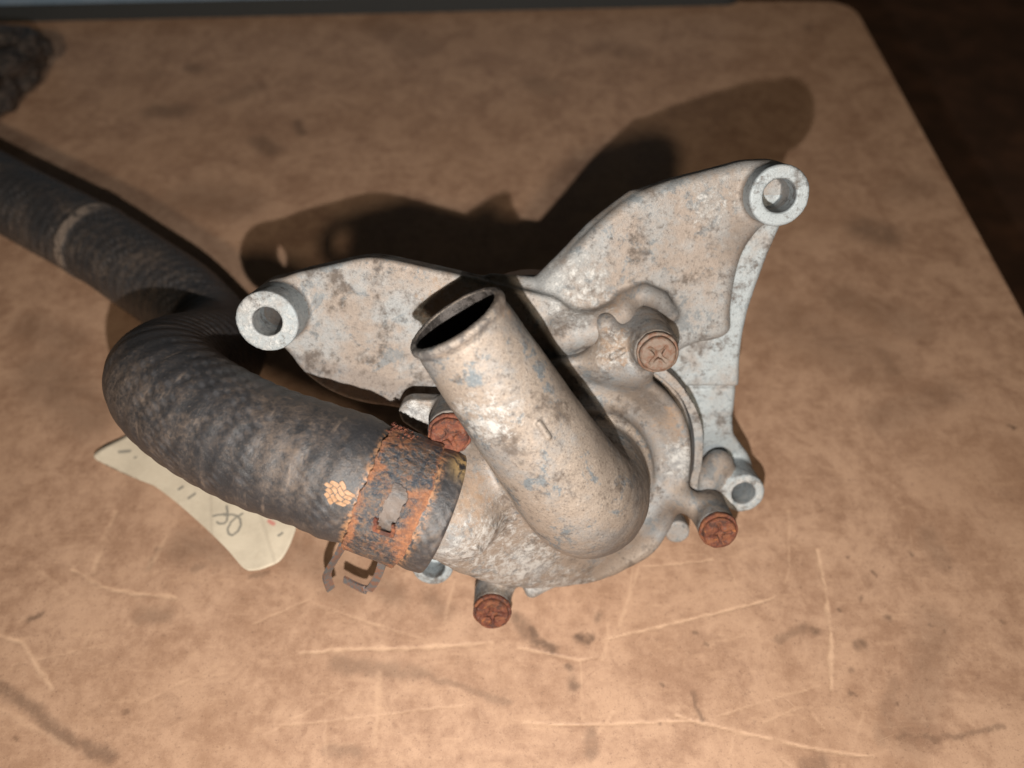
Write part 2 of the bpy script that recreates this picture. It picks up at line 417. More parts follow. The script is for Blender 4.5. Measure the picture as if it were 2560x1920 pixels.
DARK_MARKS = [([(-158.4, 70.3), (-137.1, 58.8), (-117.7, 50.5)], 2.6, 0.6), ([(-157.1, 91.4), (-154.8, 93.4)], 1.8, 0.7), ([(-55.5, 77.3), (-29.9, 75.2)], 3.5, 0.45), ([(-29.9, 75.2), (-0.8, 65.5)], 1.6, 0.4), ([(-120.6, 93.0), (-114.8, 93.8)], 4.0, 0.4), ([(-148.0, 55.0), (-147.6, 54.8)], 0.9, 0.8), ([(-53.4, 52.4), (-44.5, 51.8)], 2.8, 0.4), ([(-117.8, 64.1), (-117.2, 63.8)], 1.2, 0.6), ([(-121.9, 116.8), (-124.0, 109.9)], 1.0, 0.55), ([(-108.9, 109.5), (-105.1, 110.4)], 2.0, 0.45), ([(-87.1, 107.0), (-83.3, 107.4)], 2.0, 0.5), ([(106.8, 95.3), (107.1, 95.1)], 1.1, 0.7), ([(115.2, 98.6), (115.4, 98.4)], 1.0, 0.7), ([(149.4, 110.9), (149.6, 110.7)], 1.0, 0.7), ([(58.7, 87.6), (59.0, 87.4)], 0.8, 0.7), ([(45.9, 70.5), (46.1, 70.3)], 1.0, 0.7), ([(115.9, 114.2), (116.1, 113.9)], 0.8, 0.7), ([(61.2, 84.0), (61.4, 83.8)], 0.7, 0.7), ([(135.9, 89.1), (136.1, 88.9)], 1.2, 0.7), ([(139.6, 87.8), (139.8, 87.6)], 0.8, 0.7), ([(121.7, 107.8), (121.9, 107.6)], 1.1, 0.7), ([(137.3, 116.3), (137.5, 116.1)], 0.8, 0.7), ([(97.2, 87.6), (97.5, 87.4)], 2.2, 0.7), ([(110.3, 83.5), (110.5, 83.3)], 2.4, 0.7), ([(105.5, 68.5), (105.7, 68.3)], 1.0, 0.7), ([(44.3, 59.8), (44.5, 59.6)], 0.8, 0.7), ([(117.9, 64.8), (118.1, 64.6)], 0.8, 0.7), ([(124.3, 58.5), (124.5, 58.3)], 0.6, 0.7), ([(122.6, 92.6), (122.9, 92.4)], 1.8, 0.7), ([(106.4, 75.9), (106.6, 75.7)], 1.4, 0.7), ([(159.3, 91.4), (159.5, 91.2)], 1.1, 0.7), ([(18.0, 71.7), (18.2, 71.4)], 2.6, 0.7), ([(17.4, 75.9), (17.7, 75.7)], 1.6, 0.7), ([(20.8, 85.0), (25.7, 85.7)], 2.2, 0.9), ([(5.2, 88.4), (7.4, 83.9), (13.3, 81.3)], 2.0, 0.8), ([(28.8, 93.0), (28.0, 92.2)], 2.0, 0.5), ([(56.4, 68.9), (56.7, 64.1), (58.1, 61.5)], 0.9, 0.6), ([(137.9, 90.7), (127.7, 68.9), (118.1, 54.3)], 8, 0.28), ([(114.2, 55.0), (131.2, 56.2), (147.6, 59.5)], 1.3, 0.5), ([(23.6, 57.5), (22.8, 50.5)], 2.5, 0.45), ([(119.1, 71.0), (109.9, 54.3)], 3.0, 0.3), ([(1.5, 92.2), (4.5, 86.9)], 3.0, 0.6), ([(95.2, 88.4), (86.1, 84.6)], 2.0, 0.4), ([(146.0, 122.0), (147.1, 113.3)], 5, 0.3), ([(90.1, 49.3), (86.4, 47.7)], 3.5, 0.5), ([(-189.9, 424.2), (-185.2, 421.7)], 6, 0.5), ([(-197.7, 379.3), (-183.6, 379.3)], 9, 0.6), ([(-117.6, 368.4), (-112.4, 359.9)], 4, 0.6), ([(-134.5, 351.6), (-126.8, 343.5)], 7, 0.6), ([(-162.6, 388.3), (-144.6, 402.2)], 7, 0.3), ([(168.6, 281.8), (176.0, 276.9)], 11, 0.6), ([(185.2, 470.7), (186.2, 468.4)], 4, 0.5), ([(-161.6, 304.0), (-133.3, 300.5)], 16, 0.35), ([(-79.9, 469.5), (-58.0, 447.5)], 18, 0.25), ([(11.7, 407.0), (22.2, 402.2)], 10, 0.3), ([(54.6, 447.5), (71.0, 442.2)], 12, 0.25), ([(147.3, 234.8), (169.5, 221.2)], 14, 0.3), ([(153.1, 205.7), (155.9, 195.8)], 5, 0.4), ([(192.4, 168.3), (192.8, 167.5)], 1.2, 0.9), ([(-209.6, 416.7), (-208.0, 415.7)], 6, 0.2), ([(194.2, 307.6), (208.1, 314.8)], 12, 0.2), ([(117.9, 221.2), (151.6, 200.7)], 20, 0.25), ([(174.5, 184.0), (143.5, 172.7)], 10, 0.25), ([(-192.2, 195.8), (-163.7, 172.7)], 14, 0.4), ([(-207.6, 221.2), (-186.1, 210.7)], 10, 0.3), ([(-113.4, 117.8), (-87.4, 116.1)], 9, 0.4), ([(-74.6, 116.1), (-53.9, 104.3)], 9, 0.35), ([(-44.5, 104.3), (-37.9, 99.4)], 5, 0.4), ([(-27.1, 99.4), (-22.2, 94.7)], 4, 0.35)]
INK = [([(-105.8, 128.8), (-103.6, 129.4), (-101.3, 129.8)], 0.45, 0.85), ([(-102.1, 133.0), (-101.1, 130.0), (-100.6, 127.0), (-101.5, 125.9), (-103.1, 125.8), (-103.9, 126.5)], 0.45, 0.85), ([(-101.9, 129.1), (-99.6, 129.6), (-97.8, 129.1), (-96.2, 127.8), (-95.4, 125.6), (-95.9, 123.0), (-97.5, 121.4), (-98.9, 121.9), (-99.7, 123.7), (-99.2, 126.3), (-97.7, 128.5), (-95.9, 130.0)], 0.45, 0.85), ([(-120.9, 139.6), (-119.8, 140.7)], 0.6, 0.85), ([(-116.3, 136.0), (-115.5, 136.8), (-114.7, 137.7)], 0.6, 0.85), ([(-147.1, 155.3), (-143.8, 156.1)], 0.7, 0.85), ([(-141.2, 153.4), (-140.8, 153.6)], 0.5, 0.85), ([(-81.3, 121.2), (-80.2, 122.1)], 0.5, 0.85)]
RED = [(-85.7, 126.7), (-83.8, 125.6)]


# ---------------------------------------------------------------- the bench board, the floor, the thing behind
def board_material():
    T = Tree('worn_brown_board')
    v = T.obj
    n0 = T.noise(v, 0.010, 4, 0.6, offset=8)
    n1 = T.noise(v, 0.045, 4, 0.66, 0.5, offset=2)
    n2 = T.noise(v, 0.22, 4, 0.7, offset=5)
    n3 = T.noise(v, 0.8, 4, 0.78, offset=9)
    fib = T.noise(T.vmath('MULTIPLY', v, (0.25, 1.6, 1.0)), 0.35, 5, 0.7, offset=19)
    m = T.math('ADD', T.math('MULTIPLY', n1, 0.6), T.math('MULTIPLY', n2, 0.4))
    col = T.mix(T.ramp(m, 0.36, 0.62), (0.265, 0.163, 0.112), (0.40, 0.266, 0.190))
    col = T.mix(T.math('MULTIPLY', T.ramp(n0, 0.42, 0.66), 0.35), col, (0.28, 0.17, 0.11))
    col = T.mix(T.math('MULTIPLY', T.ramp(T.noise(v, 0.07, 5, 0.74, 0.8, offset=33), 0.52, 0.72), 0.42), col, (0.19, 0.112, 0.077))
    col = T.mix(T.math('MULTIPLY', T.ramp(fib, 0.5, 0.72), 0.25), col, (0.48, 0.325, 0.225))
    col = T.mix(T.math('MULTIPLY', T.ramp(n3, 0.56, 0.70), 0.5), col, (0.14, 0.085, 0.06))
    col = T.mix(T.math('MULTIPLY', T.ramp(n3, 0.42, 0.26), 0.3), col, (0.47, 0.32, 0.21))
    at = T.t.nodes.new('ShaderNodeAttribute'); at.attribute_name = 'wear'
    sp = T.t.nodes.new('ShaderNodeSeparateColor'); T.put(sp.inputs[0], at.outputs['Color'])
    dk = T.math('MULTIPLY', sp.outputs[0], T.ramp(n2, 0.30, 0.55, 0.45, 1.0))
    col = T.mix(dk, col, (0.075, 0.045, 0.032))
    sc = T.math('MULTIPLY', sp.outputs[1], T.ramp(T.noise(v, 0.5, 4, 0.7, offset=61), 0.28, 0.52, 0.35, 1.0))
    gr = T.noise(v, 2.2, 2, 0.7, offset=111)
    col = T.mix(T.math('MULTIPLY', T.ramp(gr, 0.60, 0.72), 0.45), col, (0.12, 0.07, 0.048))
    col = T.mix(T.math('MULTIPLY', T.ramp(gr, 0.40, 0.28), 0.30), col, (0.50, 0.35, 0.25))
    # a haze of fine hairline scratches
    for ang, seed in ((0.35, 71), (-0.8, 83), (1.35, 97)):
        ca, sa = math.cos(ang), math.sin(ang)
        rx = T.vmath('DOT_PRODUCT', v, (ca, sa, 0)); ry = T.vmath('DOT_PRODUCT', v, (-sa, ca, 0))
        cb = T.t.nodes.new('ShaderNodeCombineXYZ')
        T.put(cb.inputs[0], T.math('MULTIPLY', rx, 0.030)); T.put(cb.inputs[1], T.math('MULTIPLY', ry, 0.9))
        hs = T.ramp(T.noise(cb.outputs[0], 1.0, 2, 0.5, offset=seed), 0.70, 0.76)
        hs = T.math('MULTIPLY', hs, T.math('MULTIPLY', T.ramp(T.noise(v, 0.03, 2, offset=seed + 1), 0.5, 0.62), 0.35))
        sc = T.math('MAXIMUM', sc, hs)
    col = T.mix(T.math('MULTIPLY', sc, 0.68), col, (0.55, 0.385, 0.275))
    col = T.mix(1.0, col, (1.0, 0.95, 0.88), 'MULTIPLY')
    h = T.math('ADD', T.math('MULTIPLY', n3, 0.25), T.math('MULTIPLY', n2, 0.5))
    h = T.math('SUBTRACT', h, T.math('MULTIPLY', sc, 0.6))
    return T.finish(col, T.ramp(n1, 0.3, 0.7, 0.52, 0.66), 0.0, T.bump(h, 0.25, 0.5), 0.35)

def rounded_rect(x0, x1, y0, y1, r, n=10):
    pts = []
    for cx, cy, a0 in ((x1 - r, y1 - r, 0), (x0 + r, y1 - r, 90), (x0 + r, y0 + r, 180), (x1 - r, y0 + r, 270)):
        for i in range(n + 1):
            a = math.radians(a0 + 90 * i / n)
            pts.append((cx + r * math.cos(a), cy + r * math.sin(a)))
    return pts

def plate(name, outline, z0, z1, bev, mat, parent=None):
    """flat plate with a rounded-over upper edge"""
    c = np.mean(np.array(outline), axis=0)
    rings = []
    for inset, z in [(0, z0)] + [(bev * (1 - math.cos(t)), z1 - bev + bev * math.sin(t)) for t in np.linspace(0, math.pi / 2, 5)]:
        pts = []
        m = len(outline)
        for i in range(m):
            a = np.array(outline[i - 1]); b = np.array(outline[i]); d = np.array(outline[(i + 1) % m])
            t = (d - a); t = t / (np.linalg.norm(t) + 1e-9)
            nrm = np.array((-t[1], t[0]))
            p = b + nrm * inset
            pts.append((p[0], p[1], z))
        rings.append(pts)
    m = len(outline)
    verts = [p for r_ in rings for p in r_]
    faces = []
    for k in range(len(rings) - 1):
        for i in range(m):
            j = (i + 1) % m
            faces.append((k * m + i, k * m + j, (k + 1) * m + j, (k + 1) * m + i))
    faces.append(tuple(range((len(rings) - 1) * m, len(rings) * m)))
    faces.append(tuple(reversed(range(m))))
    return mesh_obj(name, verts, faces, mat, parent, smooth=False)

def polyline_mask(X, Y, pts, w):
    """1 on the polyline, falling to 0 at w millimetres from it"""
    d = np.full(X.shape, 1e9, np.float32)
    for (ax_, ay_), (bx_, by_) in zip(pts[:-1], pts[1:]):
        ex, ey = bx_ - ax_, by_ - ay_
        h = np.clip(((X - ax_) * ex + (Y - ay_) * ey) / (ex * ex + ey * ey), 0, 1)
        d = np.minimum(d, np.hypot(X - ax_ - ex * h, Y - ay_ - ey * h))
    w = np.maximum(w, 0.25)
    k = np.clip((w - d) / (w * 0.85), 0, 1)
    return k * k * (3 - 2 * k)

BX0, BX1, BY0, BY1, BR, BEV = -640, 222.6, -260, 505, 20, 1.6
m_board = board_material()
gx = np.concatenate([np.arange(-638, -330, 14), np.arange(-330, -172, 1.5), np.arange(-172, 172, 0.55), np.arange(172, BX1 + 1, 1.2)])
gy = np.concatenate([np.arange(-258, 30, 14), np.arange(30, 190, 0.5), np.arange(190, BY1 + 1, 1.2)])
GX, GY = np.meshgrid(gx, gy, indexing='ij')
# keep the sheet inside the rounded outline
hx, hy = (BX1 - BX0) / 2 - BEV, (BY1 - BY0) / 2 - BEV
cx, cy = (BX0 + BX1) / 2, (BY0 + BY1) / 2
rr = BR - BEV
qx, qy = np.abs(GX - cx) - hx + rr, np.abs(GY - cy) - hy + rr
sd = np.hypot(np.maximum(qx, 0), np.maximum(qy, 0)) + np.minimum(np.maximum(qx, qy), 0) - rr
nx_ = np.where((qx > 0) | (qx > qy), np.maximum(qx, 1e-6) if False else np.where(qx > 0, qx, 1.0), 0) * np.sign(GX - cx)
ny_ = np.where((qy > 0) | (qy >= qx), np.where(qy > 0, qy, 1.0), 0) * np.sign(GY - cy)
nl = np.hypot(nx_, ny_) + 1e-9
out = np.maximum(sd, 0)
SX, SY = GX - nx_ / nl * out, GY - ny_ / nl * out
W2 = [SX, SY, np.zeros_like(SX)]
wx1, wy1 = noise_field(W2, 26, 101), noise_field(W2, 26, 102)
wx2, wy2 = noise_field(W2, 7, 103), noise_field(W2, 7, 104)
wx3, wy3 = noise_field(W2, 2.2, 105), noise_field(W2, 2.2, 106)
DXw, DYw = SX + 1.6 * wx1 + 1.3 * wx2 + 0.6 * wx3, SY + 1.6 * wy1 + 1.3 * wy2 + 0.6 * wy3
LXw, LYw = SX + 0.9 * wx1 + 0.35 * wx2 + 0.15 * wx3, SY + 0.9 * wy1 + 0.35 * wy2 + 0.15 * wy3
stain = np.zeros_like(SX); scuff = np.zeros_like(SX)
def bbox_slice(pts, w):
    p = np.array(pts); pad = w + 6
    return (slice(*np.searchsorted(gx, [p[:, 0].min() - pad, p[:, 0].max() + pad])), slice(*np.searchsorted(gy, [p[:, 1].min() - pad, p[:, 1].max() + pad])))
for pts, w, s in DARK_MARKS:
    sl = bbox_slice(pts, w * 1.3)
    stain[sl] = np.maximum(stain[sl], 0.95 * s * polyline_mask(DXw[sl], DYw[sl], pts, w * 1.25))
for pts, w, s in LIGHT_SCRATCHES:
    sl = bbox_slice(pts, w)
    scuff[sl] = np.maximum(scuff[sl], s * polyline_mask(LXw[sl], LYw[sl], pts, w * (0.8 + 0.65 * wx2[sl])) * np.clip(0.85 + 0.9 * wy2[sl], 0.15, 1))
sheet_z = -0.16 * scuff + 0.05 * noise_field(W2, 60, 107)
vid = np.arange(SX.size).reshape(SX.shape)
inside = sd < 0
keepf = inside[:-1, :-1] | inside[1:, :-1] | inside[:-1, 1:] | inside[1:, 1:]
quads = np.stack([vid[:-1, :-1], vid[1:, :-1], vid[1:, 1:], vid[:-1, 1:]], -1)[keepf]
used, inv = np.unique(quads, return_inverse=True)
board = mesh_obj('bench_board', np.stack([SX.ravel()[used], SY.ravel()[used], sheet_z.ravel()[used]], 1), inv.reshape(quads.shape), m_board)
att = board.data.attributes.new('wear', 'FLOAT_COLOR', 'POINT')
att.data.foreach_set('color', np.stack([stain.ravel()[used], scuff.ravel()[used], np.zeros(len(used)), np.ones(len(used))], 1).astype(np.float32).ravel())
tag(board, 'worn brown scratched board with a rounded corner that everything lies on', 'board')
plate('rounded_edge', rounded_rect(BX0, BX1, BY0, BY1, BR), -14, -0.25, BEV, m_board, board)

T = Tree('dark_floor')
fn = T.noise(T.obj, 0.02, 6, 0.7)
floor_mat = T.finish(T.mix(T.ramp(fn, 0.35, 0.7), (0.07, 0.034, 0.02), (0.15, 0.07, 0.04)), 0.8)
floor = mesh_obj('floor', [(-3000, -3000, -420), (3000, -3000, -420), (3000, 3000, -420), (-3000, 3000, -420)], [(0, 1, 2, 3)], floor_mat, smooth=False)
tag(floor, kind='structure')

T = Tree('blue_grey_paint')
n = T.noise(T.obj, 0.03, 5, 0.6)
panel_mat = T.finish(T.mix(T.ramp(n, 0.3, 0.7), (0.10, 0.155, 0.215), (0.15, 0.20, 0.26)), 0.5, 0.0, T.bump(T.noise(T.obj, 0.8, 3), 0.2, 0.3))
T = Tree('gap_shade_dark')  # shade in the gap under the case, put in as a near-black strip
strip_mat = T.finish((0.018, 0.020, 0.021), 0.7, 0, T.bump(T.noise(T.obj, 0.6, 4), 0.3, 0.4))
case = empty('tool_case', (-60 * MM, 484 * MM, 0), (0, 0, math.radians(2.7)))
tag(case, 'blue grey case with a dark strip for the shade beneath it along the far side of the board', 'case')
plate('case_body', rounded_rect(-330, 212, 2, 180, 12), 12.0, 120, 3.0, panel_mat, case)
plate('gap_shade_strip', rounded_rect(-328, 210, 4, 178, 12), 0.2, 12.5, 0.6, strip_mat, case)

# ---------------------------------------------------------------- the water pump (its own frame: x right, y up the casting, z out of the casting, mm)
O = (24.2, 123.5, 47.3)
TILT = math.radians(57.5)
pump = empty('water_pump', [c * MM for c in O], (TILT, 0, 0))
tag(pump, 'corroded cast aluminium water pump with a bent inlet pipe and bracket arms', 'water pump')

LB = (-93.7, 43.2)      # the two upper mounting bosses
RB = (51.4, 76.9)
RLB = (52.6, -20.1)     # the lower ones
LLB = (-50.0, -40.0)
B1 = (-41.1, 17.3, 22.2)
B2 = (16.9, 35.1, 5.5)
B3 = (39.5, -22.3, 5.8)
B4 = (-30.4, -47.6, 11.8)

larm = [(-99.5, 50), (-93.4, 52.4), (-87.7, 54.5), (-79.4, 56.3), (-68.3, 59.0), (-61.6, 58.9), (-44.8, 54.9), (-30.5, 51.6), (-18.2, 48.6), (-8, 46), (0, 30), (-8, 2), (-40, 4), (-59, 11.2), (-61.3, 11.7), (-72.8, 13.3), (-82.6, 17.9), (-89.2, 24.0), (-92.8, 30.5), (-100.5, 37)]
rarm = [(-19, 47), (-13.9, 53.0), (0.9, 68.4), (11.5, 76.6), (20.7, 80.1), (36.5, 84.0), (44.6, 86.2), (55, 85), (58, 77), (54, 69.0), (50.0, 66.6), (45.8, 60.2), (43.8, 51.8), (43.4, 40.2), (44.7, 32.3), (28.5, 29.8), (10, 10), (-18, 20)]
leg = [(59.5, 74), (57.0, 66.3), (53.6, 55.9), (50.0, 41.1), (48.9, 28.9), (49.8, 13.8), (49.7, -2.0), (53.4, -7.1), (59.3, -15), (58.8, -23), (52.5, -27), (45, -23), (40, -10), (24, -6), (20, 30), (38, 60), (48, 76)]

rim = spline_closed([(16.5, 23.4), (26.4, 14.6), (30.7, 6.4), (32.2, -1.0), (32.2, -11.0), (30.4, -18.8), (26.0, -30.5), (20.5, -37.5), (6, -45.5), (-8.8, -48.5), (-21.1, -49), (-34, -45), (-42, -41), (-48, -32), (-50, -20), (-44, -2), (-34, 14), (-20, 26), (0, 30)], 64).tolist()

def chaikin(p, n=2):
    for _ in range(n):
        q = []
        for a, b in zip(p, p[1:] + p[:1]):
            q += [(0.75 * a[0] + 0.25 * b[0], 0.75 * a[1] + 0.25 * b[1]), (0.25 * a[0] + 0.75 * b[0], 0.25 * a[1] + 0.75 * b[1])]
        p = q
    return p
larm = chaikin(larm); rarm = chaikin(rarm); leg = chaikin(leg)

def f_bracket(P):
    wob = 0.35 * noise_field(P, 22, 3) + 0.12 * noise_field(P, 6, 4)
    d = slab(P, larm, -22.0, -13.0, 1.4)
    top = -16.5 - 2.5 * np.clip((P[0] + 5) / 30, 0, 1)
    d = smin(d, slab(P, rarm, -29.0, top, 3.2), 2.5)
    ltop = -23.6 - 3.0 * np.clip((15.2 - P[1]) / 1.0, 0, 1) - 0.9 * np.exp(-((P[1] - 14.2) / 0.9) ** 2) - 3.5 * np.clip((-2 - P[1]) / 14, 0, 1)
    d = smin(d, slab(P, leg, -34.0, ltop, 1.6), 0.8)
    d = smin(d, cyl(P, (-1.0, -5.0), 37.6, -24.0, -19.0, 1.2), 2.0)
    d = smin(d, cyl(P, (-1.0, -1.0), 28.0, -33.0, -18.0, 1.5), 2.5)
    # arm stiffening rim under the upper left edge
    d = smin(d, chain(P, [(-30, 50.5, -19, 2.6), (-16, 49.0, -21, 2.6), (0.5, 65.5, -24, 2.6), (12, 74.5, -24, 2.6)]), 2.0)
    # casting lug next to the right-hand cover bolt
    d = smin(d, chain(P, [(8.0, 41.0, -18.5, 3.0), (10.5, 45.0, -17.6, 3.3), (15.6, 47.2, -17.2, 3.3), (20.6, 45.2, -17.6, 3.1), (24.6, 40.6, -19.0, 2.6)]), 1.6)
    d = smin(d, chain(P, [(-8, 36, -13, 6), (2, 38, -13, 5), (9, 42, -14, 4)]), 4.0)
    # back rim that follows the cover a little outside its edge
    d2 = poly2d(P, rim)
    ring = np.maximum(np.abs(d2 - 3.2) - 1.4, np.maximum(P[2] + 12.8, -26 - P[2]))
    ring = np.maximum(np.maximum(ring, 8 - P[0]), -22 - P[1])
    d = smin(d, ring, 0.6)
    # bosses and their webs
    d = smin(d, cyl(P, LB, 8.9, -22.5, 0.0, 0.7), 1.6)
    d = smin(d, cyl(P, RB, 8.6, -29.0, -11.0, 0.7), 1.8)
    d = smin(d, cyl(P, RLB, 6.9, -34.0, -16.0, 0.8), 1.8)
    d = smin(d, cyl(P, LLB, 6.8, -14.0, -3.0, 0.8), 1.5)
    d = smin(d, chain(P, [(-46, -36, -11, 4.5), (-26, -24, -14, 6)]), 3.0)
    d = smin(d, cyl(P, (31, -33), 4.2, -20, -13, 0.8), 1.5)
    d = smin(d, chain(P, [(38, -20, -17, 5), (45, -12, -22, 5)]), 3)
    d = d + wob * 0.55
    for c, r, z in ((LB, 4.2, -40), (RB, 4.7, -24), (RLB, 3.9, -40), (LLB, 4.0, -12.5)):
        h = np.sqrt((P[0] - c[0]) ** 2 + (P[1] - c[1]) ** 2) - r
        d = smax(d, -np.maximum(h, z - P[2]), 0.5)
    return d

PIPE = spline([(-1.2, -8.6, -8.0, 19.2), (-1.2, -8.3, 1.0, 18.6), (-2.0, -7.2, 10.0, 17.7), (-5.4, -1.8, 17.6, 16.6), (-12.3, 9.5, 22.0, 15.4), (-22.0, 25.2, 24.8, 14.4), (-38.3, 52.0, 28.8, 12.8)], 22)
MOUTH = PIPE[-1][:3]
MDIR = (PIPE[-1] - PIPE[-2])[:3]; MDIR = MDIR / np.linalg.norm(MDIR)
VOL = spline([(-46.0, -2.5, 24.0, 12.5), (-38, -9, 15.0, 16), (-28, -18.5, 2.5, 19.5), (-13, -28.5, -6.0, 18.0), (4, -32, -10, 12.0), (18, -26, -11.8, 7.5), (25, -15, -12, 5.0)], 16)

def f_pipe(P):
    d = chain(P, PIPE.tolist())
    m = (P[0] - MOUTH[0]) * MDIR[0] + (P[1] - MOUTH[1]) * MDIR[1] + (P[2] - MOUTH[2]) * MDIR[2]
    # the rolled bead at the open end
    q = [P[i] - MOUTH[i] - MDIR[i] * m for i in range(3)]
    rad = np.sqrt(q[0] ** 2 + q[1] ** 2 + q[2] ** 2)
    bead = np.sqrt((rad - 12.55) ** 2 + ((m + 1.2) * 0.8) ** 2) - 1.05
    d = smin(d, bead, 0.35)
    d = smax(d, 0.5 - np.sqrt((rad - 13.3) ** 2 + (m + 3.4) ** 2), 0.3)
    d = smax(d, m, 0.3)
    bore = np.maximum(chain(P, [(a, b, c, r - 1.5) for a, b, c, r in PIPE[8:].tolist()] + [(*(MOUTH + MDIR * 8), 11.6)]), -m - 60)
    return d, bore

def f_cover_only(P):
    # dished plate: a raised rim, sinking towards the pipe base
    d2 = poly2d(P, rim)
    top = -8.0 - 3.2 * np.clip((-d2 - 2.5) / 6.5, 0, 1) + 2.2 * np.clip((-d2 - 13) / 8.0, 0, 1) + 3.5 * np.clip((-P[1] - 22) / 16, 0, 1)
    rnd = 1.8
    dd = d2 + rnd
    z = np.maximum(P[2] - top, (-14.0 + 6.0 * np.clip((-P[1] - 30) / 10, 0, 1)) - P[2]) + rnd
    d = np.minimum(np.maximum(dd, z), 0) + np.sqrt(np.maximum(dd, 0) ** 2 + np.maximum(z, 0) ** 2) - rnd
    vol = chain(P, VOL.tolist())
    vol = smin(vol, chain(P, [(-41, 1, 13, 14), (-24, -2, 10, 16)]), 6.0)
    flat = P[2] - (33.0 - 0.56 * ((P[0] + 46) * 0.76 - (P[1] + 2) * 0.65))
    vol = smax(vol, flat * 0.87, 3.5)
    d = smin(d, vol, 5.0)
    # bolt pillars
    d = smin(d, cyl(P, B2[:2], 6.3, -16, B2[2] - 3.4, 0.8), 2.4)
    d = smin(d, chain(P, [(15.6, 36.4, -16, 7.4), (16.7, 35.4, -4, 6.4)]), 2.5)
    d = smin(d, chain(P, [(3.8, 39.2, -10.5, 3.8), (7, 34, -9.5, 5), (13, 28, -9, 6)]), 3.0)
    d = smin(d, chain(P, [(4, 28, -11, 6.5), (12, 26, -12, 6)]), 4.0)
    d = smin(d, cyl(P, B3[:2], 5.9, -13, B3[2] - 3.4, 0.8), 2.0)
    d = smin(d, chain(P, [(27, -17, -10, 4.0), (37, -21, -8, 4.2)]), 2.5)
    d = smin(d, cyl(P, B4[:2], 5.9, -3.5, B4[2] - 3.4, 0.8), 2.0)
    d = smin(d, chain(P, [(-24, -38, -3, 5.5), (-29.5, -45.5, 0, 4.8)]), 3.0)
    d = smin(d, chain(P, [(-14, -46, -4, 3.2), (-17.5, -49, -3.4, 2.4)]), 2.0)
    # the ear of the first bolt
    ear = [(-57.4, 17.4), (-56.0, 20.0), (-53.6, 21.2), (-43.7, 20.7), (-36, 23), (-24, 22), (-22, 4), (-34, -2), (-43, 5), (-49.5, 9.0), (-56.3, 14.0)]
    d = smin(d, slab(P, ear, -2.0, 4.2, 0.9), 1.4)
    d = smin(d, chain(P, [(-38, 14, -10, 8.0), (-38, 14, 0, 8.0)]), 2.0)
    d = smin(d, cyl(P, B1[:2], 6.2, 2, B1[2] - 3.4, 0.6), 1.4)
    # outlet neck for the hose
    d = smin(d, chain(P, [(-40, -6, 22, 13.0), (-62.0, 5.0, 26.4, 12.8)]), 3.0)
    return d

MARKS = [((-17.69, 28.24, 38.23), (-15.38, 24.54, 38.05), 0.9), ((-34.04, -10.12, 32.73), (-32.88, -12.67, 30.44), 0.9), ((5.18, 31.3, -4.28), (8.56, 33.49, -3.97), 0.9)]

def f_casting(P):
    wob = 0.30 * noise_field(P, 18, 13) + 0.16 * noise_field(P, 5, 14)
    c = f_cover_only(P)
    p, bore = f_pipe(P)
    c = smin(c, cyl(P, (-1.2, -8.6), 21.6, -12, -7.0, 1.6), 4.0)
    d = smin(c, p, 2.2) + wob * 0.75
    for a, b, r in MARKS:
        d = smin(d, cone_seg(P, a, b, r, r), 0.35)
    return smax(d, -bore, 0.35)

m_bracket = alu('dusty_cast_aluminium', tan=(0.315, 0.26, 0.22), grey=(0.33, 0.335, 0.335), tan_bias=0.505, bare=0.6, oxide=0.20, sandy=0.3,
                oxide_spots=(((-40, 34, -13), 16), ((-5, 50, -12), 14), ((34, 74, -12), 12), ((-50, -40, -5), 10), ((-94, 43, 0), 12)),
                rust_spots=(((5, 47, -12), 6), ((20, 70, -13), 6), ((-45, 45, -13), 10)), grime_shade_spots=(((20, 40, -14), 16), ((46, 62, -14), 14)), seed=0)
m_clean = alu('pale_machined_aluminium', tan=(0.34, 0.315, 0.295), grey=(0.385, 0.425, 0.445), tan_bias=0.44, bare=0.35, oxide=0.15, sandy=0.15, tone=0.76,
              oxide_spots=(((-94, 43, 0), 12), ((52, -20, -16), 10)), seed=140)
m_cover = alu('crusty_cast_aluminium', tan=(0.305, 0.248, 0.203), grey=(0.27, 0.275, 0.28), tan_bias=0.53, bare=0.6, oxide=0.2, sandy=0.3,
              oxide_spots=(((-34, -16, 30), 20), ((-22, -30, 14), 20), ((-12, -46, -2), 16), ((30, -4, -9), 9), ((6, 34, -4), 8), ((-52, 14, 5), 10)),
              rust_spots=(((6, 34, -4), 8), ((-45, 8, 10), 11), ((26, 8, -9), 8), ((-36, 2, 28), 10)), grime_shade_spots=(((18, 16, -9), 16), ((20, 34, 0), 12), ((28, -22, -8), 10), ((-2, -46, -5), 9)), seed=40)
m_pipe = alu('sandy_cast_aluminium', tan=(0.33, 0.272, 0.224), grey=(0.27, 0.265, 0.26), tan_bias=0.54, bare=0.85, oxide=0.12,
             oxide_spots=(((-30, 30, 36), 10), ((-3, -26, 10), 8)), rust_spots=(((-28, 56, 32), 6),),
             grime_shade_spots=(((6, -15, 22), 24), ((15, -8, 6), 21), ((4, 20, 24), 19), ((-7, 37, 26), 16), ((12, 3, 20), 20), ((-22, 56, 30), 12)), seed=90, sandy=0.8, soot=True)  # elbow and base spots are grime; right-flank spots put shade into the colour

